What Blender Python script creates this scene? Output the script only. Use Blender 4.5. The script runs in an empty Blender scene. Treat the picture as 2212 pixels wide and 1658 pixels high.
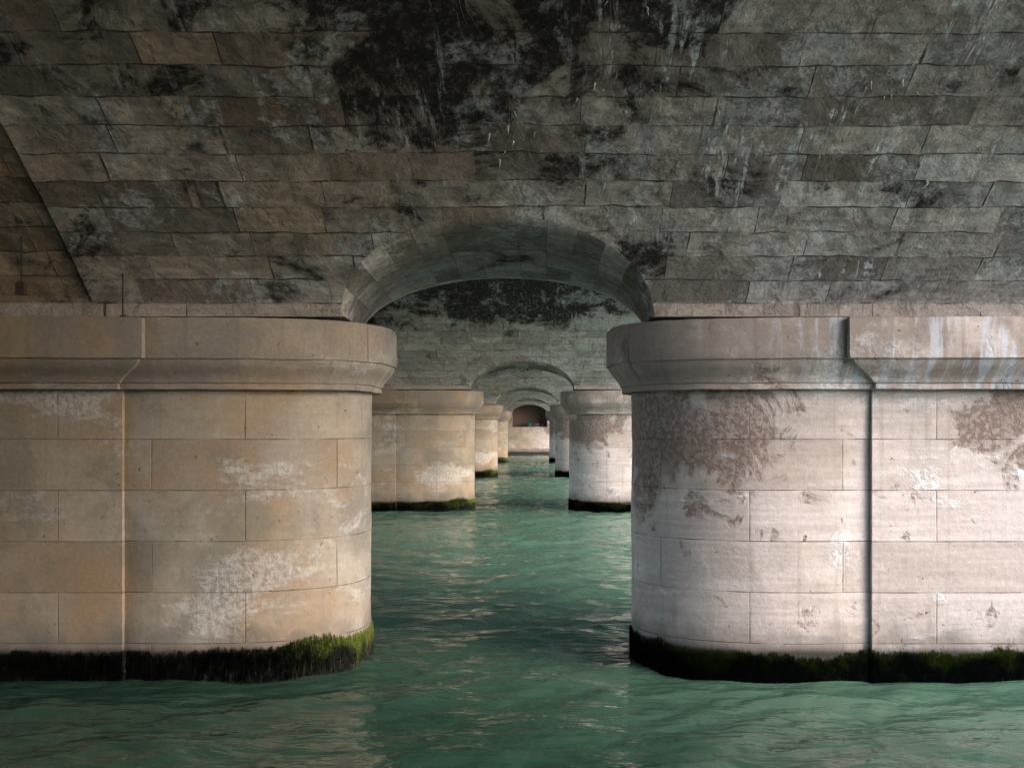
import bpy, math, random
import numpy as np
random.seed(4); rng=np.random.default_rng(4)
sc=bpy.context.scene
col=sc.collection
CX=-0.55; HWF=2.37; HWB=2.60; RF=1.25; RB=1.27; YF=13.95; YC=15.5; YB=17.05; SP=27.6
ZS=5.5; ZV=5.705; JT=5.65; XL=-24.0; XR=9.3
CAMZ=3.85; ROWH=.434
# ------------------------------------------------------------------ nodes
class NT:
    def __init__(s,name):
        s.mat=bpy.data.materials.new(name); s.mat.use_nodes=True
        s.t=s.mat.node_tree; s.t.nodes.clear()
        s.out=s.t.nodes.new('ShaderNodeOutputMaterial')
        s.b=s.t.nodes.new('ShaderNodeBsdfPrincipled')
        s.t.links.new(s.b.outputs[0],s.out.inputs[0])
        s.b.inputs['Roughness'].default_value=0.9
        s.b.inputs['Specular IOR Level'].default_value=0.2
        s.geo=s.t.nodes.new('ShaderNodeNewGeometry')
        s.pos=s.geo.outputs['Position']
    def set(s,inp,v):
        if isinstance(v,bpy.types.NodeSocket): s.t.links.new(v,inp)
        elif v is not None: inp.default_value=v
    def m(s,op,a,b=None,c=None,clamp=False):
        n=s.t.nodes.new('ShaderNodeMath'); n.operation=op; n.use_clamp=clamp
        s.set(n.inputs[0],a); s.set(n.inputs[1],b); s.set(n.inputs[2],c)
        return n.outputs[0]
    def mix(s,f,a,b,mode='MIX'):
        n=s.t.nodes.new('ShaderNodeMix'); n.data_type='RGBA'; n.blend_type=mode
        s.set(n.inputs[0],f)
        for i,v in ((6,a),(7,b)):
            if isinstance(v,bpy.types.NodeSocket): s.t.links.new(v,n.inputs[i])
            else: n.inputs[i].default_value=(*v,1) if hasattr(v,'__len__') else (v,v,v,1)
        return n.outputs[2]
    def noise(s,vec,scale,detail=4,rough=.55,dist=0.,sc=(1,1,1)):
        if sc!=(1,1,1):
            mp=s.t.nodes.new('ShaderNodeMapping'); mp.inputs['Scale'].default_value=sc
            s.t.links.new(vec,mp.inputs[0]); vec=mp.outputs[0]
        n=s.t.nodes.new('ShaderNodeTexNoise'); s.t.links.new(vec,n.inputs['Vector'])
        n.inputs['Scale'].default_value=scale; n.inputs['Detail'].default_value=detail
        n.inputs['Roughness'].default_value=rough; n.inputs['Distortion'].default_value=dist
        return n.outputs['Fac']
    def ss(s,v,a,b,lo=0.,hi=1.):
        n=s.t.nodes.new('ShaderNodeMapRange'); n.interpolation_type='SMOOTHSTEP'
        s.set(n.inputs[0],v); n.inputs[1].default_value=a; n.inputs[2].default_value=b
        n.inputs[3].default_value=lo; n.inputs[4].default_value=hi
        return n.outputs[0]
    def comb(s,x,y,z=0.):
        n=s.t.nodes.new('ShaderNodeCombineXYZ'); s.set(n.inputs[0],x); s.set(n.inputs[1],y); s.set(n.inputs[2],z)
        return n.outputs[0]
    def sep(s,v):
        n=s.t.nodes.new('ShaderNodeSeparateXYZ'); s.t.links.new(v,n.inputs[0]); return n.outputs
    def white(s,v):
        n=s.t.nodes.new('ShaderNodeTexWhiteNoise'); n.noise_dimensions='3D'; s.t.links.new(v,n.inputs['Vector'])
        return n.outputs['Value'],n.outputs['Color']
    def uv(s):
        n=s.t.nodes.new('ShaderNodeUVMap'); n.uv_map='UVMap'; return n.outputs[0]
    def gauss(s,a,c,w):
        d=s.m('DIVIDE',s.m('SUBTRACT',a,c),w)
        return s.m('EXPONENT',s.m('MULTIPLY',s.m('MULTIPLY',d,d),-1.))
    def bump(s,h,dist,strength=1.,normal=None):
        n=s.t.nodes.new('ShaderNodeBump'); s.t.links.new(h,n.inputs['Height'])
        n.inputs['Distance'].default_value=dist; n.inputs['Strength'].default_value=strength
        if normal: s.t.links.new(normal,n.inputs['Normal'])
        return n.outputs[0]
    def masonry(s,h,L,irr,alt,u0=0.,v0=0.,wig=.012):
        uv=s.uv(); sx=s.sep(uv); u=s.m('SUBTRACT',sx[0],u0); v=s.m('SUBTRACT',sx[1],v0)
        if wig>0:
            w=s.noise(uv,3.,3,.6); w=s.m('MULTIPLY',s.m('SUBTRACT',w,.5),wig*4)
            u=s.m('ADD',u,w); v=s.m('ADD',v,w)
        vr=s.m('DIVIDE',v,h); row=s.m('FLOOR',vr); fv=s.m('FRACT',vr)
        ur=s.m('DIVIDE',u,L)
        if alt: ur=s.m('ADD',ur,s.m('MULTIPLY',s.m('FLOORED_MODULO',row,2.),.5))
        else:
            r,_=s.white(s.comb(row,3.7,1.)); ur=s.m('ADD',ur,s.m('MULTIPLY',r,7.3))
        if irr>0:
            n=s.noise(s.comb(s.m('MULTIPLY',s.m('ADD',u,40.),.9/L),s.m('MULTIPLY',row,5.17)),1.,1,.5)
            ur=s.m('ADD',ur,s.m('MULTIPLY',n,irr))
        bid=s.m('FLOOR',ur); fu=s.m('FRACT',ur)
        du=s.m('MULTIPLY',s.m('MINIMUM',fu,s.m('SUBTRACT',1.,fu)),L)
        dv=s.m('MULTIPLY',s.m('MINIMUM',fv,s.m('SUBTRACT',1.,fv)),h)
        d=s.m('MINIMUM',du,dv)
        rv,rc=s.white(s.comb(bid,row,2.))
        return d,rv,rc,sx

def pier_material(name,cornice=False):
    N=NT(name)
    if cornice: d,rv,rc,uv=N.masonry(50.,3.3,.3,False,v0=-20.,wig=0)
    else: d,rv,rc,uv=N.masonry(.77,2.81,0.,True,u0=3.81-2.81,v0=.57-.77*5+.77*1,wig=.0015)
    U=N.uv(); P=N.pos; p=N.sep(P)
    xf=N.ss(p[0],-2.5,2.5)
    inv=N.m('SUBTRACT',1.,xf)
    med=N.noise(P,1.5,6,.62,.4)
    big=N.noise(P,.55,3,.6)
    fine=N.noise(P,13,5,.68)
    vfine=N.noise(P,70,2,.6)
    strata=N.noise(U,1.,4,.6,.3,(0.7,9.,1.))
    warm=N.mix(rv,(.335,.245,.165),(.47,.395,.31))
    warm=N.mix(N.ss(big,.42,.66),warm,(.46,.40,.33))
    pink=N.mix(rv,(.56,.475,.445),(.70,.62,.60))
    c=N.mix(xf,warm,pink)  # warm left and pale right also paint in part of the lighting difference
    c=N.mix(N.ss(strata,.3,.7,0.,.38),c,(.33,.262,.20))
    c=N.mix(N.m('MULTIPLY',N.m('MULTIPLY',N.ss(N.noise(P,.8,5,.6),.45,.64),.6),inv),c,(.38,.245,.14))
    # grey-green damp film
    gl=N.m('MULTIPLY',N.gauss(p[0],-3.7,1.),N.gauss(p[2],2.3,.45))
    c=N.mix(N.m('MULTIPLY',N.ss(N.m('ADD',N.noise(P,.7,6,.65,.3),N.m('MULTIPLY',gl,.14)),.49,.65),N.m('SUBTRACT',.6,N.m('MULTIPLY',xf,.42))),c,(.205,.19,.145))
    # brown rough weathering, gathered high on the pale piers
    loc=N.m('MAXIMUM',N.m('MULTIPLY',N.gauss(p[0],2.4,1.4),N.gauss(p[2],3.6,.8)),N.m('MULTIPLY',N.ss(p[0],5.9,6.7),N.gauss(p[2],4.05,.6)))
    bm=N.ss(N.m('ADD',N.m('ADD',med,N.m('MULTIPLY',rv,.08)),N.m('SUBTRACT',N.m('MULTIPLY',loc,.36),.13)),.51,.62)
    bm=N.m('MULTIPLY',bm,N.ss(fine,.38,.58,.4,1.))
    bm=N.m('MULTIPLY',bm,N.m('ADD',.35,N.m('MULTIPLY',xf,.62)))
    c=N.mix(N.m('MULTIPLY',bm,.92),c,(.165,.105,.082))
    c=N.mix(N.m('MULTIPLY',N.ss(N.m('ADD',big,N.ss(p[2],1.,4.4,-.12,.10)),.42,.62),.25),c,(.24,.185,.155))
    # pale lime bloom
    ln=N.noise(P,.65,8,.67,.3,(.6,.6,1.5))
    l1=N.m('MULTIPLY',N.gauss(p[0],-3.9,1.3),N.gauss(p[2],1.65,.45))
    l2=N.m('MULTIPLY',N.ss(p[0],5.2,6.2),N.gauss(p[2],3.1,.8))
    lb=N.m('SUBTRACT',N.m('ADD',N.m('MULTIPLY',l1,.08),N.m('MULTIPLY',l2,.14)),.02)
    lm=N.m('MULTIPLY',N.ss(N.m('ADD',ln,lb),.53,.61),N.ss(fine,.36,.60,.3,1.))
    c=N.mix(N.m('MULTIPLY',lm,N.m('ADD',.42,N.m('MULTIPLY',xf,.42))),c,(.70,.68,.675))
    dr=N.noise(U,1.,5,.6,.2,(7.,.35,1.))
    if cornice:
        c=N.mix(N.ss(dr,.50,.72,0.,.6),c,(.20,.17,.15))
        wh=N.m('MULTIPLY',N.ss(N.noise(U,1.,6,.65,.2,(5.,.6,3.)),.50,.60),N.ss(p[0],2.5,5.))
        gz=N.m('MULTIPLY',N.ss(N.m('ADD',N.noise(P,1.1,5,.65),N.m('MULTIPLY',N.gauss(p[0],1.9,1.2),.12)),.38,.58),.75)
        c=N.mix(gz,c,(.25,.205,.18))
        c=N.mix(N.m('MULTIPLY',wh,.6),c,(.54,.58,.66))
    else:
        c=N.mix(N.ss(dr,.52,.75,0.,.35),c,(.26,.21,.165))
    c=N.mix(1.,c,N.mix(fine,(.74,.74,.74),(1.22,1.22,1.22)),'MULTIPLY')
    c=N.mix(.9,c,N.mix(vfine,(.7,.7,.7),(1.25,1.25,1.25)),'MULTIPLY')
    # stone darkened towards the far left, painting in the weaker light there
    c=N.mix(N.ss(p[0],-4.5,-8.5),c,N.mix(1.,c,(.72,.68,.62),'MULTIPLY'))
    pit=N.ss(N.noise(P,9,3,.6,1.),.69,.72)
    c=N.mix(N.m('MULTIPLY',pit,.8),c,(.09,.07,.055))
    wl=N.m('ADD',p[2],N.m('MULTIPLY',N.m('SUBTRACT',med,.5),1.4))
    c=N.mix(N.ss(wl,.40,1.1,.7,0.),c,(.13,.115,.10))
    c=N.mix(N.ss(N.m('ADD',p[2],N.m('MULTIPLY',med,.12)),.47,.60,.9,0.),c,(.020,.020,.016))
    j=N.ss(d,.003,.012,1.,0.)
    jn=N.ss(N.noise(P,2.5,3,.5),.3,.65,.20,.85)
    c=N.mix(N.m('MULTIPLY',j,jn),c,(.13,.10,.085))
    N.t.links.new(c,N.b.inputs['Base Color'])
    h=N.m('ADD',N.m('MULTIPLY',fine,.007),N.m('MULTIPLY',med,.014))
    h=N.m('ADD',h,N.m('MULTIPLY',vfine,.002))
    h=N.m('SUBTRACT',h,N.m('MULTIPLY',N.m('MULTIPLY',j,jn),.008))
    h=N.m('SUBTRACT',h,N.m('MULTIPLY',bm,.014))
    h=N.m('SUBTRACT',h,N.m('MULTIPLY',pit,.015))
    h=N.m('ADD',h,N.m('MULTIPLY',lm,.006))
    N.t.links.new(N.bump(h,1.),N.b.inputs['Normal'])
    return N.mat

def vault_material(name,soffit=False):
    N=NT(name)
    d,rv,rc,uv=N.masonry(ROWH,1.5,1.5,False,wig=.008)
    U=N.uv(); P=N.pos; p=N.sep(P)
    rcx=N.sep(rc)
    med=N.noise(P,1.3,6,.66,.5)
    fine=N.noise(P,9,6,.72)
    vf=N.noise(P,50,2,.6)
    xf=N.ss(N.m('ADD',p[0],N.m('MULTIPLY',N.noise(P,.35,3,.6),5.)),-1.,5.)
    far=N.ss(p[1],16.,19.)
    left=N.mix(rcx[0],(.33,.248,.19),(.46,.415,.37))
    right=N.mix(rcx[0],(.36,.335,.315),(.54,.535,.535))
    c=N.mix(xf,left,right)
    if soffit: c=N.mix(.35,c,(.42,.37,.34))
    c=N.mix(1.,c,N.mix(rcx[1],(.46,.46,.46),(1.28,1.28,1.28)),'MULTIPLY')
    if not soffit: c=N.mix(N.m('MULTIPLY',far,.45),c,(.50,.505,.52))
    er=N.noise(P,2.2,8,.70,.3)
    c=N.mix(N.ss(er,.50,.62,0.,.42),c,(.16,.135,.118))
    st=N.noise(U,1.,5,.6,.3,(1.2,10.,1.))
    c=N.mix(N.ss(st,.35,.7,0.,.42),c,(.175,.152,.135))
    gx=N.gauss(p[0],-.4,2.5)
    gl=N.m('MULTIPLY',N.gauss(p[0],-6.8,1.8),.10)
    bias=N.m('MULTIPLY',N.m('ADD',N.m('ADD',N.m('MULTIPLY',gx,.24),gl),.01),N.ss(uv[1],1.8,4.8))
    bias=N.m('ADD',bias,N.m('MULTIPLY',N.m('MULTIPLY',far,N.ss(uv[1],4.1,5.4)),.16))
    bn=N.noise(P,.85,8,.72,.4)
    bn=N.m('SUBTRACT',bn,N.m('MULTIPLY',N.m('MULTIPLY',far,N.ss(uv[1],4.6,3.4)),.05))
    bt=N.m('ADD',N.m('ADD',bn,bias),N.m('MULTIPLY',N.m('SUBTRACT',rv,.5),.12))
    if soffit: bt=N.m('SUBTRACT',bt,.08)
    bk=N.ss(bt,.59,.67)
    bk=N.m('MULTIPLY',bk,N.ss(fine,.72,.48,.35,1.))
    c=N.mix(N.ss(bt,.47,.63,0.,.5),c,(.098,.088,.08))
    c=N.mix(N.m('MULTIPLY',bk,.95),c,(.014,.013,.013))
    # grey-blue lime veil
    lv=N.noise(P,.9,8,.70,.4)
    lv=N.m('ADD',lv,N.m('MULTIPLY',xf,.05))
    lm=N.m('MULTIPLY',N.ss(lv,.54,.62),N.ss(fine,.38,.58,.15,1.))
    c=N.mix(N.m('MULTIPLY',lm,.62),c,(.49,.52,.56))
    # long ragged mineral runs following the curve down
    sk=N.noise(U,1.,8,.74,.25,(3.8,.55,1.))
    pm=N.m('ADD',N.noise(P,.7,3,.5),N.m('MULTIPLY',N.m('ADD',N.gauss(p[0],.9,.6),N.gauss(p[0],2.6,.7)),.05))
    sm=N.m('MULTIPLY',N.ss(sk,.54,.60),N.ss(pm,.48,.56))
    sm=N.m('MULTIPLY',N.m('MULTIPLY',sm,N.ss(fine,.38,.54,.1,1.)),N.m('ADD',.25,N.m('MULTIPLY',xf,.75)))
    sm=N.m('MULTIPLY',sm,N.m('SUBTRACT',1.,N.m('MULTIPLY',far,.6)))
    c=N.mix(N.m('MULTIPLY',sm,.85),c,(.70,.75,.82))
    c=N.mix(N.ss(p[0],-6.66,-6.68),c,N.mix(1.,c,(.80,.70,.57),'MULTIPLY'))
    sp=N.ss(uv[1],-.01,.0,1.,0.)
    c=N.mix(N.m('MULTIPLY',sp,.8),c,(.37,.31,.275))
    if soffit:
        at=N.t.nodes.new('ShaderNodeAttribute'); at.attribute_name='rim'
        c=N.mix(N.m('MULTIPLY',N.ss(at.outputs['Fac'],.955,.968),.8),c,(.68,.64,.61))
    c=N.mix(1.,c,N.mix(fine,(.50,.50,.50),(1.46,1.46,1.46)),'MULTIPLY')
    c=N.mix(.9,c,N.mix(vf,(.65,.65,.65),(1.3,1.3,1.3)),'MULTIPLY')
    j=N.ss(d,.003,.016,1.,0.)
    jn=N.ss(N.noise(P,1.8,5,.65),.38,.60,.05,.9)
    j=N.m('MULTIPLY',j,jn)
    if soffit: j=N.m('MULTIPLY',j,.35)
    c=N.mix(j,c,(.03,.026,.023))
    N.t.links.new(c,N.b.inputs['Base Color'])
    h=N.m('ADD',N.m('MULTIPLY',fine,.030),N.m('MULTIPLY',med,.055))
    h=N.m('ADD',h,N.m('MULTIPLY',vf,.005))
    h=N.m('SUBTRACT',h,N.m('MULTIPLY',N.ss(er,.48,.60),.02))
    h=N.m('SUBTRACT',h,N.m('MULTIPLY',j,.02))
    h=N.m('SUBTRACT',h,N.m('MULTIPLY',bk,.03))
    h=N.m('ADD',h,N.m('MULTIPLY',sm,.03))
    h=N.m('ADD',h,N.m('MULTIPLY',rv,.03))
    N.t.links.new(N.bump(h,1.),N.b.inputs['Normal'])
    return N.mat

def moss_material():
    N=NT('moss'); p=N.sep(N.pos)
    n=N.noise(N.pos,1.6,5,.6); f=N.noise(N.pos,30,3,.6)
    zz=N.m('ADD',p[2],N.m('MULTIPLY',N.m('SUBTRACT',n,.5),1.5))
    g=N.m('MULTIPLY',N.ss(zz,.14,.50),N.m('MAXIMUM',N.ss(p[0],-4.4,-2.9,.05,1.),N.ss(p[1],18.,22.)))  # green kept where light from the right lands, painting that light into the moss
    g=N.m('MULTIPLY',g,N.m('SUBTRACT',1.,N.m('MULTIPLY',N.gauss(p[0],1.8,.7),.8)))
    c=N.mix(g,(.009,.010,.006),(.12,.15,.017))
    c=N.mix(N.ss(n,.54,.68,0.,.6),c,(.05,.042,.02))
    c=N.mix(1.,c,N.mix(f,(.3,.3,.3),(1.65,1.65,1.65)),'MULTIPLY')
    N.t.links.new(c,N.b.inputs['Base Color']); N.b.inputs['Roughness'].default_value=.6
    N.t.links.new(N.bump(f,.03),N.b.inputs['Normal'])
    return N.mat
def water_material():
    N=NT('river_water')
    p=N.sep(N.pos)
    n=N.noise(N.pos,.25,3,.5)
    # reflected side light in the channel and shade close in, painted into the colour
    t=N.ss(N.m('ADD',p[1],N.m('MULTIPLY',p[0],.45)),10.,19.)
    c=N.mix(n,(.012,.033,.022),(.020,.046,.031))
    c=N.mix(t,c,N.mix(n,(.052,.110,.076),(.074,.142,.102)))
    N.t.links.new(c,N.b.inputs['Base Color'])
    N.b.inputs['Roughness'].default_value=.04; N.b.inputs['IOR'].default_value=1.33
    N.b.inputs['Specular IOR Level'].default_value=.5
    a=N.noise(N.pos,1.,3,.5,.6,(1.3,3.8,1.))
    b=N.noise(N.pos,1.,2,.5,.4,(3.5,9.,1.))
    h=N.m('ADD',N.m('MULTIPLY',a,.065),N.m('MULTIPLY',b,.014))
    N.t.links.new(N.bump(h,1.),N.b.inputs['Normal'])
    return N.mat
def plain(name,c,rough=.85,var=.25,scale=6):
    N=NT(name); n=N.noise(N.pos,scale,5,.6)
    a=tuple(v*(1-var) for v in c); b=tuple(v*(1+var) for v in c)
    N.t.links.new(N.mix(n,a,b),N.b.inputs['Base Color']); N.b.inputs['Roughness'].default_value=rough
    N.t.links.new(N.bump(n,.02),N.b.inputs['Normal'])
    return N.mat
M_PIER=pier_material('pier_limestone'); M_CORN=pier_material('cornice_limestone',True)
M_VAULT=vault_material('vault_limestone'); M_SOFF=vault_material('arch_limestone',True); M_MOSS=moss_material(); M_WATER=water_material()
M_BROWN=plain('niche_brick',(.20,.14,.12)); M_GROUND=plain('ground_paving',(.3,.29,.27),scale=1.)
M_ROOT=plain('dry_root',(.10,.09,.075),scale=20)
M_IRON=plain('dark_iron',(.03,.025,.02))
# ------------------------------------------------------------------ mesh helpers
def mesh(name,V,F,UVv=None,mat=None,smooth=True):
    me=bpy.data.meshes.new(name); me.from_pydata([tuple(map(float,v)) for v in V],[],[tuple(map(int,f)) for f in F])
    if UVv is not None:
        l=me.uv_layers.new(name='UVMap'); idx=np.empty(len(me.loops),dtype=np.int32)
        me.loops.foreach_get('vertex_index',idx)
        l.data.foreach_set('uv',np.asarray(UVv,dtype=np.float32)[idx].ravel())
    if mat: me.materials.append(mat)
    if smooth: me.polygons.foreach_set('use_smooth',[True]*len(me.polygons))
    me.update(); return me
def obj(name,me,parent=None,**kw):
    o=bpy.data.objects.new(name,me); col.objects.link(o)
    if parent: o.parent=parent
    for k,v in kw.items(): o[k]=v
    return o
class Geo:
    def __init__(s): s.V=[];s.F=[];s.U=[];s.n=0
    def grid(s,P,UV,flip=False):
        a,b=P.shape[:2]; base=s.n
        s.V.append(P.reshape(-1,3)); s.U.append(UV.reshape(-1,2)); s.n+=a*b
        i,j=np.meshgrid(np.arange(a-1),np.arange(b-1),indexing='ij'); q=base+i*b+j
        f=np.stack([q,q+1,q+b+1,q+b],-1).reshape(-1,4)
        if flip: f=f[:,::-1]
        s.F.append(f)
    def mesh(s,name,mat,smooth=True):
        return mesh(name,np.concatenate(s.V),np.concatenate(s.F),np.concatenate(s.U),mat,smooth)
def fbm(x,y,z=0,seed=1,oct=5,f0=.5,lac=1.9,gain=.55):
    r=np.random.default_rng(seed); out=0;a=1;f=f0
    for o in range(oct):
        for k in range(4):
            d=r.normal(size=3); d/=np.linalg.norm(d); ph=r.uniform(0,6.28)
            out=out+a*.35*np.sin(f*6.28*(d[0]*x+d[1]*y+d[2]*z)+ph+1.5*np.sin(f*3.1*(d[1]*x-d[0]*y)+ph*2))
        f*=lac;a*=gain
    return out
ds=.01; S=[-(ZV-ZS),0.];T=[0.,0.];Z=[ZS,ZV];s_=0;t_=0;z_=ZV
HALF=(SP-(YB-YF))/2
t1=None
while t_<HALF:
    if s_<5.0: a=math.radians(42.5-12.5*s_/5.0)
    else:
        if t1 is None: t1=t_
        a=math.radians(30*(1-(t_-t1)/(HALF-t1)))
    s_+=ds;t_+=ds*math.cos(a);z_+=ds*math.sin(a)
    S.append(s_);T.append(min(t_,HALF));Z.append(z_)
S=np.array(S);T=np.array(T);Z=np.array(Z);SE=S[-1];ZTOP=Z[-1]
def ztun(x,hw,rs):
    r=np.clip(np.abs(x-CX)/hw,0,1); return ZS+rs*(1-r*r)**.5
def s0(x,hw,rs): return np.where(np.abs(x-CX)<hw,np.interp(ztun(x,hw,rs),Z,S),S[0])
sn=np.sin(np.linspace(-math.pi/2,math.pi/2,140))
def xsamp(fine,hw):
    st=.04 if fine else .2
    xt=CX+hw*sn
    a=np.concatenate([np.arange(XL,-10,.5),np.arange(-10,CX-hw-.01,st)])
    XJ=-6.67
    a=np.sort(np.concatenate([a,[XJ-.02,XJ-.005,XJ+.005,XJ+.02]]))
    b=np.arange(CX+hw+st,XR,st)
    return np.concatenate([a,xt,b,[XR]])
def half_vault(g,y0,dr,tunnel,fine,hw,rs):
    xs=xsamp(fine,hw)
    gt=np.concatenate([np.linspace(0,.46,165 if fine else 50),np.linspace(.46,1,50)[1:]])
    st=s0(xs,hw,rs) if tunnel else np.full_like(xs,S[0])
    ss=st[:,None]+(SE-st[:,None])*gt[None,:]
    X=np.repeat(xs[:,None],len(gt),1)
    Tt=np.interp(ss,S,T);Zz=np.interp(ss,S,Z)
    bump=.018*fbm(X,Tt,ss,seed=7,f0=.25,oct=4)*np.clip(ss*2,0,1)
    if fine: bump+=.010*fbm(X,Tt,ss,seed=17,f0=1.6,oct=3)*np.clip(ss*2,0,1)
    rec=np.where(X<-6.67,.07,0.); rec=np.where(np.abs(X+6.67)<.012,.18,rec)
    up=bump+np.where(ss>.0,rec,0)
    edge=np.clip((ss-st[:,None])/.12,0,1)
    near_t=np.where((np.abs(X-CX)<hw),edge,1.)
    Zz=Zz+up*near_t
    Y=y0+dr*Tt
    g.grid(np.stack([X,Y,Zz],-1),np.stack([X,ss],-1),flip=(dr>0))
bridge=obj('stone_bridge',None,label='old multi-span limestone bridge with arched openings through its mossy river piers',category='bridge')
for k in range(5):
    near=(YB+SP*(k-1)); far=YF+SP*k
    g=Geo(); half_vault(g,far,-1,True,k<=0,HWF,RF); half_vault(g,near,1,k>0,False,HWB,RB)
    obj('vault',g.mesh('vault',M_VAULT),bridge,label='soot-stained coursed stone barrel vault with pale lime streaks')
for k in range(4):
    g=Geo()
    xf_=CX+HWF*sn; xb_=CX+HWB*sn; zf=ztun(xf_,HWF,RF); zb_=ztun(xb_,HWB,RB)
    yf=YF+SP*k-np.interp(s0(xf_,HWF,RF),S,T); yb=YB+SP*k+np.interp(s0(xb_,HWB,RB),S,T)
    w=np.concatenate([np.linspace(0,.95,60),np.linspace(.955,1,8)]); nw=len(w)
    L1=lambda a,b:a[:,None]+(b-a)[:,None]*w[None,:]
    Y=L1(yf,yb); X=L1(xf_,xb_); Zt=L1(zf,zb_)
    q=np.clip((Y-yf[:,None])/.95,0,1); q=np.sqrt(1-(1-q)**2)*np.clip((yb[:,None]-Y)/1.2,0,1)
    X=CX+(X-CX)*(1-.035*q); Zt=ZS+(Zt-ZS)*(1-.115*q)
    sl=np.concatenate([[0],np.cumsum(np.hypot(np.diff(xf_),np.diff(zf)))]); sl=np.minimum(sl,sl[-1]-sl)
    e=np.minimum(w,1-w)*6; e=np.clip(e,0,1)[None,:]
    Zt=Zt+.014*fbm(X,Y,Zt,seed=11,f0=.4,oct=4)*e
    g.grid(np.stack([X,Y,Zt],-1),np.stack([Y-YF,np.repeat(sl[:,None],nw,1)+.01],-1),flip=True)
    rim=[np.tile(w,len(sn))]
    for sg in (-1,1):
        ys2=np.linspace(YF,YB,8); st2=(HWF+(HWB-HWF)*(ys2-YF)/(YB-YF))*.97
        A=CX+sg*(st2[None,:]+(JT-st2)[None,:]*np.linspace(0,1,12)[:,None]); B=np.repeat(ys2[None,:]+SP*k,12,0)
        g.grid(np.stack([A,B,np.full_like(A,ZS+.001)],-1),np.stack([B-YF,np.abs(A-CX)-1.],-1),flip=(sg>0))
        rim.append(np.full(96,.5))
    me=g.mesh('pier_arch',M_SOFF)
    at=me.attributes.new('rim','FLOAT','POINT'); at.data.foreach_set('value',np.concatenate(rim).astype(np.float32))
    obj('pier_arch',me,bridge,label='low arched soffit joining two pier halves')
def box(g,x0,x1,y0,y1,z0,z1,n=1):
    for ax in range(6):
        if ax==0: P=[[(x0,y0,z0),(x0,y0,z1)],[(x1,y0,z0),(x1,y0,z1)]];fl=True
        if ax==1: P=[[(x0,y1,z0),(x0,y1,z1)],[(x1,y1,z0),(x1,y1,z1)]];fl=False
        if ax==2: P=[[(x0,y0,z0),(x0,y0,z1)],[(x0,y1,z0),(x0,y1,z1)]];fl=False
        if ax==3: P=[[(x1,y0,z0),(x1,y0,z1)],[(x1,y1,z0),(x1,y1,z1)]];fl=True
        if ax==4: P=[[(x0,y0,z0),(x0,y1,z0)],[(x1,y0,z0),(x1,y1,z0)]];fl=False
        if ax==5: P=[[(x0,y0,z1),(x0,y1,z1)],[(x1,y0,z1),(x1,y1,z1)]];fl=True
        P=np.array(P,float)
        if ax<2: U=P[...,[0,2]]
        elif ax<4: U=P[...,[1,2]]
        else: U=P[...,[0,1]]
        g.grid(P,U,flip=fl)
YEND=YF+SP*4
g=Geo(); box(g,XL-.4,XR+.4,-14.,YEND+8,ZTOP+.35,ZTOP+1.0)
obj('deck',g.mesh('deck',M_CORN,False),bridge)
for a,b in ((XL-.4,XL),(XR,XR+.4)):
    g=Geo(); box(g,a,b,-14.,YEND+8,ZTOP+1.004,ZTOP+2.0); obj('parapet',g.mesh('parapet',M_CORN,False),bridge)
for x in (XL-.003,XR+.003):
    g=Geo(); ys_=[];zz_=[]
    for k in range(5):
        near=(YB+SP*(k-1)); far=YF+SP*k
        ii=np.arange(1,len(S),12); ii=np.append(ii,len(S)-1)
        ys_+=list(near+T[ii]);zz_+=list(Z[ii]); ys_+=list((far-T[ii])[::-1]);zz_+=list(Z[ii][::-1])
    y=np.array(ys_);zb=np.array(zz_)
    P=np.stack([np.stack([np.full_like(y,x),y,zb],-1),np.stack([np.full_like(y,x),y,np.full_like(y,ZTOP+.35)],-1)])
    g.grid(P,P[...,[1,2]])
    obj('spandrel_wall',g.mesh('spandrel_wall',M_PIER,False),bridge)
# ------------------------------------------------------------------ piers
CCX=4.65; AX=2.45; BY=YC-YF
def colpath(EXPN,n=160):
    tj=math.asin(((JT-CCX)/AX)**(EXPN/2))
    sgp=lambda v:np.sign(v)*np.abs(v)**(2/EXPN)
    tt=np.linspace(-tj,math.pi+tj,6000); dX=CCX-AX*sgp(np.sin(tt)); yY=-BY*sgp(np.cos(tt))
    arc=np.concatenate([[0],np.cumsum(np.hypot(np.diff(dX),np.diff(yY)))]); aa=np.linspace(0,arc[-1],n)
    dx=np.interp(aa,arc,dX); y=np.interp(aa,arc,yY)
    gx=np.gradient(dx);gy=np.gradient(y); l=np.hypot(gx,gy)
    nx=gy/l; ny=-gx/l
    if nx[n//2]>0: nx=-nx;ny=-ny
    u=CCX-(aa-np.interp(0,tt,arc))
    return dx,y,nx,ny,u
def profile(pr,close=False):
    P=[(0,4.40),(pr*.34,4.40),(pr*.36,4.405),(pr*.36,4.47),(pr*.34,4.478),(pr*.34,4.49)]
    if close: P=[(-.6,4.399)]+P
    for i in range(11):
        a=i/10; P.append((pr*(.40+.50*(a-math.sin(2*math.pi*a)/(2*math.pi)*.4)),4.50+.32*a))
    P+=[(pr*.90,4.838),(pr*.985,4.84),(pr,4.852),(pr,5.0),(pr,5.42),(pr*.985,5.437),(pr*.9,5.445),(-.7,5.495)]
    return np.array(P)
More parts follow.
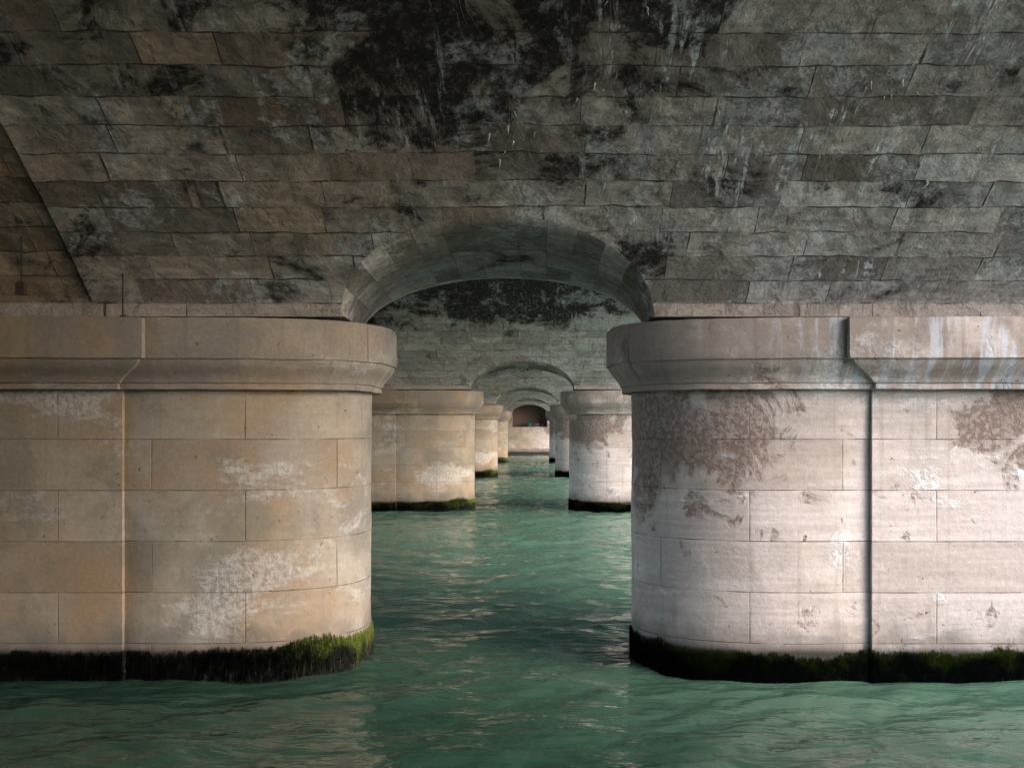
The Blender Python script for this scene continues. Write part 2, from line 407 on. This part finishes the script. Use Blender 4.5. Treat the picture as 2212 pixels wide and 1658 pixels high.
def build_side(sg,xfar):
    fl=(sg<0)
    g=Geo(); L=xfar
    d=np.arange(JT+.0,L,.25); d=np.append(d,L)
    zs=np.linspace(-1.5,5.49,60)
    for yy,f in ((-BY,False),(BY,True)):
        X,Zg=np.meshgrid(d,zs,indexing='ij')
        wob=.012*fbm(X*sg,Zg,yy,seed=3,f0=.35,oct=4)*np.clip((X-JT)*3,0,1)
        g.grid(np.stack([sg*X,np.full_like(X,yy)+wob,Zg],-1),np.stack([X,Zg],-1),flip=(f==fl))
    for dd,f in ((JT,False),(L,True)):
        y=np.linspace(-BY,BY,12); Yg,Zg=np.meshgrid(y,zs,indexing='ij')
        g.grid(np.stack([np.full_like(Yg,sg*dd),Yg,Zg],-1),np.stack([Yg+dd,Zg],-1),flip=(f!=fl))
    P=np.array([[(sg*JT,-BY,5.49),(sg*JT,BY,5.49)],[(sg*L,-BY,5.49),(sg*L,BY,5.49)]],float); g.grid(P,P[...,[0,1]])
    wall=g.mesh('pier',M_PIER)
    g=Geo(); dx,y,nx,ny,u=colpath(2.4)
    zc=np.linspace(-1.5,4.42,90)
    D,Zg=np.meshgrid(dx,zc,indexing='ij');Yg=np.repeat(y[:,None],90,1);NX=np.repeat(nx[:,None],90,1);NY=np.repeat(ny[:,None],90,1);Ug=np.repeat(u[:,None],90,1)
    o=.010*fbm(Ug*sg,Zg,0,seed=5,f0=.35,oct=4)
    row=np.floor((Zg-.57)/.77); o+=.006*np.sin(row*5.1+sg)
    g.grid(np.stack([sg*(D+NX*o),Yg+NY*o,Zg],-1),np.stack([Ug,Zg],-1),flip=fl)
    colm=g.mesh('column',M_PIER)
    g=Geo(); pr=profile(.41,True)
    cdx,cy,cnx,cny,cu=colpath(3.0)
    O=np.repeat(pr[:,0][None,:],len(cdx),0); Zp=np.repeat(pr[:,1][None,:],len(cdx),0)
    sl=np.concatenate([[0],np.cumsum(np.hypot(np.diff(pr[:,0]),np.diff(pr[:,1])))])
    Ug=np.repeat(cu[:,None],len(pr),1)
    wear=.006*fbm(Ug*sg,Zp,0,seed=9)+.006*fbm(Ug*sg*3,Zp,0,seed=19,oct=4)
    g.grid(np.stack([sg*(cdx[:,None]+cnx[:,None]*(O+wear)),cy[:,None]+cny[:,None]*(O+wear),Zp+wear*.7],-1),np.stack([Ug,np.repeat(sl[None,:],len(cdx),0)],-1),flip=fl)
    pr=profile(.52)
    sl=np.concatenate([[0],np.cumsum(np.hypot(np.diff(pr[:,0]),np.diff(pr[:,1])))])
    nd=60
    d=np.concatenate([np.linspace(L,JT,nd),np.linspace(JT,L,nd)])
    yy=np.concatenate([np.full(nd,BY),np.full(nd,-BY)])
    nx2=np.zeros(2*nd);ny2=np.concatenate([np.full(nd,1.),np.full(nd,-1.)])
    nx2[nd-1]=-1.;nx2[nd]=-1.
    uu=d.copy()
    offx=np.where(pr[:,0]<0,0.,np.clip(pr[:,0]-.34*.52,0,9)*1.5)
    Pp=np.stack([sg*(d[:,None]+nx2[:,None]*offx[None,:]),yy[:,None]+ny2[:,None]*pr[None,:,0],np.repeat(pr[:,1][None,:],2*nd,0)],-1)
    Pp[...,2]+=.005*fbm(uu[:,None]*sg,Pp[...,2],0,seed=10)
    UV=np.stack([np.repeat(uu[:,None],len(pr),1),np.repeat(sl[None,:],2*nd,0)],-1)
    g.grid(Pp,UV,flip=not fl)
    corn=g.mesh('cornice',M_CORN,True)
    try: corn.set_sharp_from_angle(angle=math.radians(30))
    except Exception: pass
    # moss
    g=Geo()
    n2=len(np.arange(JT+.02,L,.05))
    pdx=np.concatenate([dx,[JT-.002]*2,[JT],np.arange(JT+.02,L,.05)]); py=np.concatenate([y,[y[-1] if y[-1]<0 else -y[-1]],[-BY+.03],np.full(n2+1,-BY)])
    if y[0]<0:
        pdx[:len(dx)]=dx[::-1];py[:len(dx)]=y[::-1];nxx=nx[::-1];nyy=ny[::-1]
        py[len(dx)]=y[0]
    else: nxx=nx;nyy=ny
    pnx=np.concatenate([nxx,[-.8,-1.,-.7],np.zeros(n2)]); pny=np.concatenate([nyy,[-.5,-.3,-.7],np.full(n2,-1.)])
    k=np.linspace(0,len(pdx)-1,len(pdx)*3); ki=np.arange(len(pdx))
    pdx=np.interp(k,ki,pdx);py=np.interp(k,ki,py);pnx=np.interp(k,ki,pnx);pny=np.interp(k,ki,pny)
    top=.45+.055*fbm(pdx*sg,py,0,seed=21,f0=.4,oct=7,gain=.68)+.016*rng.normal(size=len(pdx))
    top+=.10*np.exp(-((pdx-2.6)/.7)**2)*(1 if sg<0 else 0)
    w=np.linspace(0,1,14)
    Zm=-.6+(top[:,None]+.6)*w[None,:]
    th=np.sin(np.clip((1-w)*1.6,0,1)*math.pi/2)[None,:]*(.020+.010*fbm(pdx[:,None]*2,Zm*3,0,seed=22))-.008
    P=np.stack([sg*(pdx[:,None]+pnx[:,None]*th),py[:,None]+pny[:,None]*th,Zm],-1)
    g.grid(P,P[...,[0,2]],flip=fl)
    nb=28000;b0=g.n
    ii=rng.integers(0,len(pdx),nb); zt=rng.uniform(0,1,nb)**.7*(top[ii]+.02); zt=np.maximum(zt,.03)
    ln=rng.uniform(.07,.22,nb); wd=rng.uniform(.003,.007,nb)
    bx=sg*(pdx[ii]+pnx[ii]*.006); by=py[ii]+pny[ii]*.006; ox=sg*pnx[ii]; oy=pny[ii]; tx=-oy; ty=ox
    lean=rng.normal(0,.008,nb); out=rng.uniform(.010,.036,nb)
    A=np.stack([bx-tx*wd,by-ty*wd,zt],-1);B=np.stack([bx+tx*wd,by+ty*wd,zt],-1)
    Cc=np.stack([bx+ox*out+tx*(wd*.7+lean*.5),by+oy*out+ty*(wd*.7+lean*.5),zt-ln*.5],-1)
    Dd=np.stack([bx+ox*out*.9+tx*lean,by+oy*out*.9+ty*lean,zt-ln],-1)
    VV=np.stack([A,B,Cc,Dd],1).reshape(-1,3)
    g.V.append(VV); g.U.append(VV[:,[0,2]]); q=b0+np.arange(nb)*4
    g.F.append(np.stack([q,q+1,q+2,q+3],-1)); g.n+=4*nb
    moss=g.mesh('moss',M_MOSS)
    return wall,colm,corn,moss
sides=[(-1,)+build_side(-1,CX-XL+.0),(1,)+build_side(1,XR-CX)]
for k in range(4):
    for sg,wall,colm,corn,moss in sides:
        lab='ochre limestone pier with a rounded column nose and mossy waterline' if sg<0 else 'pale pinkish limestone pier with rounded column nose and mossy waterline'
        o=obj('pier',wall,bridge,label=lab); o.location=(CX,YC+SP*k,0)
        for nm,me in (('column',colm),('cornice',corn),('moss',moss)):
            obj(nm,me,o)
# ------------------------------------------------------------------ lime crust and roots hanging from vault
g=Geo(); 
def strand(g,x,s,ln,r,bend):
    y=YF-np.interp(s,S,T); z=np.interp(s,S,Z)+.03
    n=7; a=np.linspace(0,1,n); ang=np.linspace(0,2*math.pi,6)
    cx=x+bend[0]*a**1.5+np.cumsum(rng.normal(0,.006,n)); cy=y-.04+bend[1]*a+np.cumsum(rng.normal(0,.006,n)); cz=z-ln*a
    rr=r*(1-a*.85)
    P=np.stack([cx[:,None]+rr[:,None]*np.cos(ang),cy[:,None]+rr[:,None]*np.sin(ang),np.repeat(cz[:,None],6,1)],-1)
    g.grid(P,P[...,[0,2]])
for cxx,css,n in ((1.1,4.9,8),(2.3,3.2,12),(-.2,2.6,8),(4.3,3.6,10),(5.2,2.2,4),(.9,3.4,6)):
    for i in range(n):
        strand(g,cxx+rng.normal(0,.25),max(.4,css+rng.normal(0,.3)),rng.uniform(.03,.12),rng.uniform(.008,.02),(rng.normal(0,.015),rng.normal(0,.02)))
obj('lime_deposit',g.mesh('lime_deposit',plain('lime_crust_dull',(.36,.38,.40),scale=20)),bridge,kind='stuff')
g=Geo()
for (x,s,ln) in ((-.8,4.7,.9),(.7,5.2,.8),(.8,5.1,1.1),(-.25,3.2,.7),(.0,2.7,.5),(.55,4.9,.6),(-.2,2.9,.6)):
    for j in range(3):
        strand(g,x+rng.normal(0,.05),s+rng.normal(0,.1),ln*rng.uniform(.4,.9),rng.uniform(.005,.010),(rng.normal(.12,.10),rng.normal(0,.1)))
obj('hanging_root',g.mesh('hanging_root',M_ROOT),bridge,kind='stuff')
# ------------------------------------------------------------------ abutments and quays
def wall_grid(g,x0,x1,y,z0,z1,fl):
    P=np.array([[(x0,y,z0),(x0,y,z1)],[(x1,y,z0),(x1,y,z1)]],float); g.grid(P,P[...,[0,2]],flip=fl)
g=Geo()
FZ=3.75; xa=CX-HWF; xb=CX+HWF
wall_grid(g,XL,xa,YEND,-1.5,ZS,True); wall_grid(g,xb,XR,YEND,-1.5,ZS,True); wall_grid(g,xa,xb,YEND,-1.5,FZ,True)
xt=CX+HWF*sn; zt=ztun(xt,HWF,RF); trr=np.interp(s0(xt,HWF,RF),S,T)
P=np.stack([np.stack([xt,YEND-trr,zt],-1),np.stack([xt,np.full_like(xt,YEND+5),zt],-1)],1)
g.grid(P,np.stack([P[...,1],P[...,0]],-1),flip=True)
for x in (xa,xb):
    P=np.array([[(x,YEND,FZ),(x,YEND,ZS)],[(x,YEND+5,FZ),(x,YEND+5,ZS)]],float); g.grid(P,P[...,[1,2]])
P=np.array([[(xa,YEND,FZ),(xa,YEND+5,FZ)],[(xb,YEND,FZ),(xb,YEND+5,FZ)]],float); g.grid(P,P[...,[0,1]])
ab=obj('abutment',g.mesh('abutment',M_PIER,False),bridge,label='pale coursed stone abutment with an arched recess')
g=Geo(); wall_grid(g,xa-.2,xb+.2,YEND+2.4,FZ-.1,7.,True)
obj('recess_wall',g.mesh('recess_wall',M_BROWN,False),ab)
g=Geo(); box(g,XL,XR,YEND-1.4,YEND-.02,-1,.85)
obj('ledge',g.mesh('ledge',M_CORN,False),ab)
g=Geo(); box(g,XL,XR,YEND-2.4,YEND-1.42,-1,.45)
obj('ledge',g.mesh('ledge',M_CORN,False),ab)
g=Geo(); wall_grid(g,XL,XR,YB-SP,-1.5,ZV,False)
obj('abutment',g.mesh('abutment',M_PIER,False),bridge,label='coursed stone abutment wall')
for (x0,x1) in ((-300,XL-.4),(XR+.4,300)):
    for (y,yo,fl) in ((YEND,YEND+1,True),(YB-SP,YB-SP-1,False)):
        g=Geo(); box(g,x0,x1,min(y,yo),max(y,yo),-1.5,7.2)
        obj('quay_wall',g.mesh('quay_wall',M_PIER,False),None,label='long coursed limestone quay wall along the river',category='quay wall',group='river quay walls')
for y0,y1 in ((YEND+6,400),(-300,-12.)):
    P=np.array([[(-300,y0,7.1),(-300,y1,7.1)],[(300,y0,7.1),(300,y1,7.1)]],float)
    g=Geo(); g.grid(P,P[...,[0,1]],flip=True); obj('ground',g.mesh('ground',M_GROUND,False),None,kind='structure')
def bundle(name,x,w,h,d,colr,label,cat):
    import bmesh
    bm=bmesh.new(); bmesh.ops.create_cube(bm,size=1)
    bmesh.ops.subdivide_edges(bm,edges=bm.edges[:],cuts=6,use_grid_fill=True)
    for v in bm.verts:
        p=v.co; r=1-.12*(abs(p.x)*abs(p.z)*4)-.1*abs(p.y)*abs(p.x)*4
        v.co=(p.x*w*r+.05*math.sin(p.z*9+p.y*5),p.y*d*r,(p.z+.5)*h*(1-.15*abs(p.x)*2+.06*math.sin(p.x*14+p.y*7)))
    me=bpy.data.meshes.new(name); bm.to_mesh(me); bm.free(); me.materials.append(plain(name+'_cloth',colr,scale=5))
    for f in me.polygons: f.use_smooth=True
    o=obj(name,me,None,label=label,category=cat); o.location=(x,YEND+1.,FZ)
bundle('tarpaulin_bundle',-.6,.8,.6,1.1,(.02,.11,.07),'green tarpaulin bundle lying in the arched recess','tarpaulin')
bundle('blanket_pile',.3,1.1,.5,1.,(.08,.06,.10),'purple blanket pile lying in the arched recess','blanket')
bundle('sleeping_bag',1.25,.7,.42,.9,(.04,.06,.09),'dark blue sleeping bag rolled up in the arched recess','sleeping bag')
hx=-7.25;hy=13.1
g=Geo()
def tube(g,x,y,z0,z1,r):
    a=np.linspace(0,2*math.pi,9); P=np.stack([np.stack([x+r*np.cos(a),y+r*np.sin(a),np.full(9,z)],-1) for z in (z0,z1)]); g.grid(P,P[...,[0,2]])
root=obj('hanging_lamp',None,label='small rusty lantern box hanging on a cable from the vault',category='lamp'); root.location=(hx,hy,5.73)
tube(g,0,0,.14,.9,.011)
obj('cable',g.mesh('cable',M_IRON),root)
g=Geo(); box(g,-.06,.06,-.05,.05,0,.14); box(g,-.04,.04,-.03,.03,.141,.165); box(g,-.07,.07,-.06,.06,-.02,-.001)
obj('lamp_body',g.mesh('lamp_body',plain('rusty_metal',(.045,.028,.02)),False),root)
g=Geo(); tube(g,-6.02,13.56,5.44,6.14,.011); box(g,-6.05,-5.99,13.53,13.59,5.43,5.47)
obj('iron_rod',g.mesh('iron_rod',M_IRON),bridge,label='short dark iron rod standing on the pier ledge')
# ------------------------------------------------------------------ water
def graded(a,b,s0_,f,smax):
    r=[a];s=s0_
    while r[-1]<b: r.append(r[-1]+s); s=min(s*f,smax)
    r[-1]=b; return np.array(r)
ys=np.concatenate([np.arange(YB-SP,5,.5),graded(5,YEND+.0,.045,1.004,.35)])
xp=graded(9,320,.08,1.12,30); xs=np.concatenate([-xp[::-1],np.arange(-9+.08,9,.08),xp])
X,Y=np.meshgrid(xs,ys,indexing='ij'); Zw=np.zeros_like(X)
r=np.random.default_rng(12)
for i in range(110):
    lam=math.exp(r.uniform(math.log(.28),math.log(2.8))); an=r.normal(math.pi/2+.15,.42)
    kx,ky=math.cos(an)*2*math.pi/lam,math.sin(an)*2*math.pi/lam; amp=.0031*lam**.72
    fade=np.ones_like(X) if lam>1.5 else np.clip((11-np.abs(X))/2,0,1)
    ph=kx*X+ky*Y+r.uniform(0,6.28)+.8*np.sin(.35*X+.21*Y+i)
    sw=np.sin(ph); Zw+=amp*fade*(sw-.3*np.cos(2*ph))
Zw*=np.clip(1-(np.abs(X)-60)/60,0,1)
g=Geo(); g.grid(np.stack([X,Y,Zw],-1),np.stack([X,Y],-1),flip=True)
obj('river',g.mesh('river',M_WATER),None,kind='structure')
# ------------------------------------------------------------------ light
SUN_EL=math.radians(32); AZ=math.radians(113)
w=bpy.data.worlds.new('World'); sc.world=w; w.use_nodes=True; wt=w.node_tree
bg=wt.nodes['Background']; sk=wt.nodes.new('ShaderNodeTexSky'); sk.sky_type='NISHITA'; sk.sun_disc=False
sk.sun_elevation=SUN_EL; sk.sun_rotation=AZ; sk.air_density=1.; sk.dust_density=2.
wt.links.new(sk.outputs[0],bg.inputs[0]); bg.inputs[1].default_value=.80
L=bpy.data.lights.new('sun','SUN'); L.energy=3.0; L.angle=math.radians(32); L.color=(1,.94,.92)
lo=obj('sun',L)
import mathutils
dv=mathutils.Vector((math.sin(AZ)*math.cos(SUN_EL),math.cos(AZ)*math.cos(SUN_EL),math.sin(SUN_EL)))
lo.rotation_euler=dv.to_track_quat('Z','Y').to_euler()
cd=bpy.data.cameras.new('camera'); cam=obj('camera',cd); cam.location=(0,0,CAMZ); cam.rotation_euler=(math.pi/2,0,0)
cd.sensor_width=36; cd.lens=36*2000/2212; cd.shift_x=-47/2212; cd.shift_y=91/2212; cd.clip_end=2000; cd.clip_start=.05
sc.camera=cam
sc.view_settings.view_transform='Standard'; sc.view_settings.look='None'; sc.view_settings.exposure=0
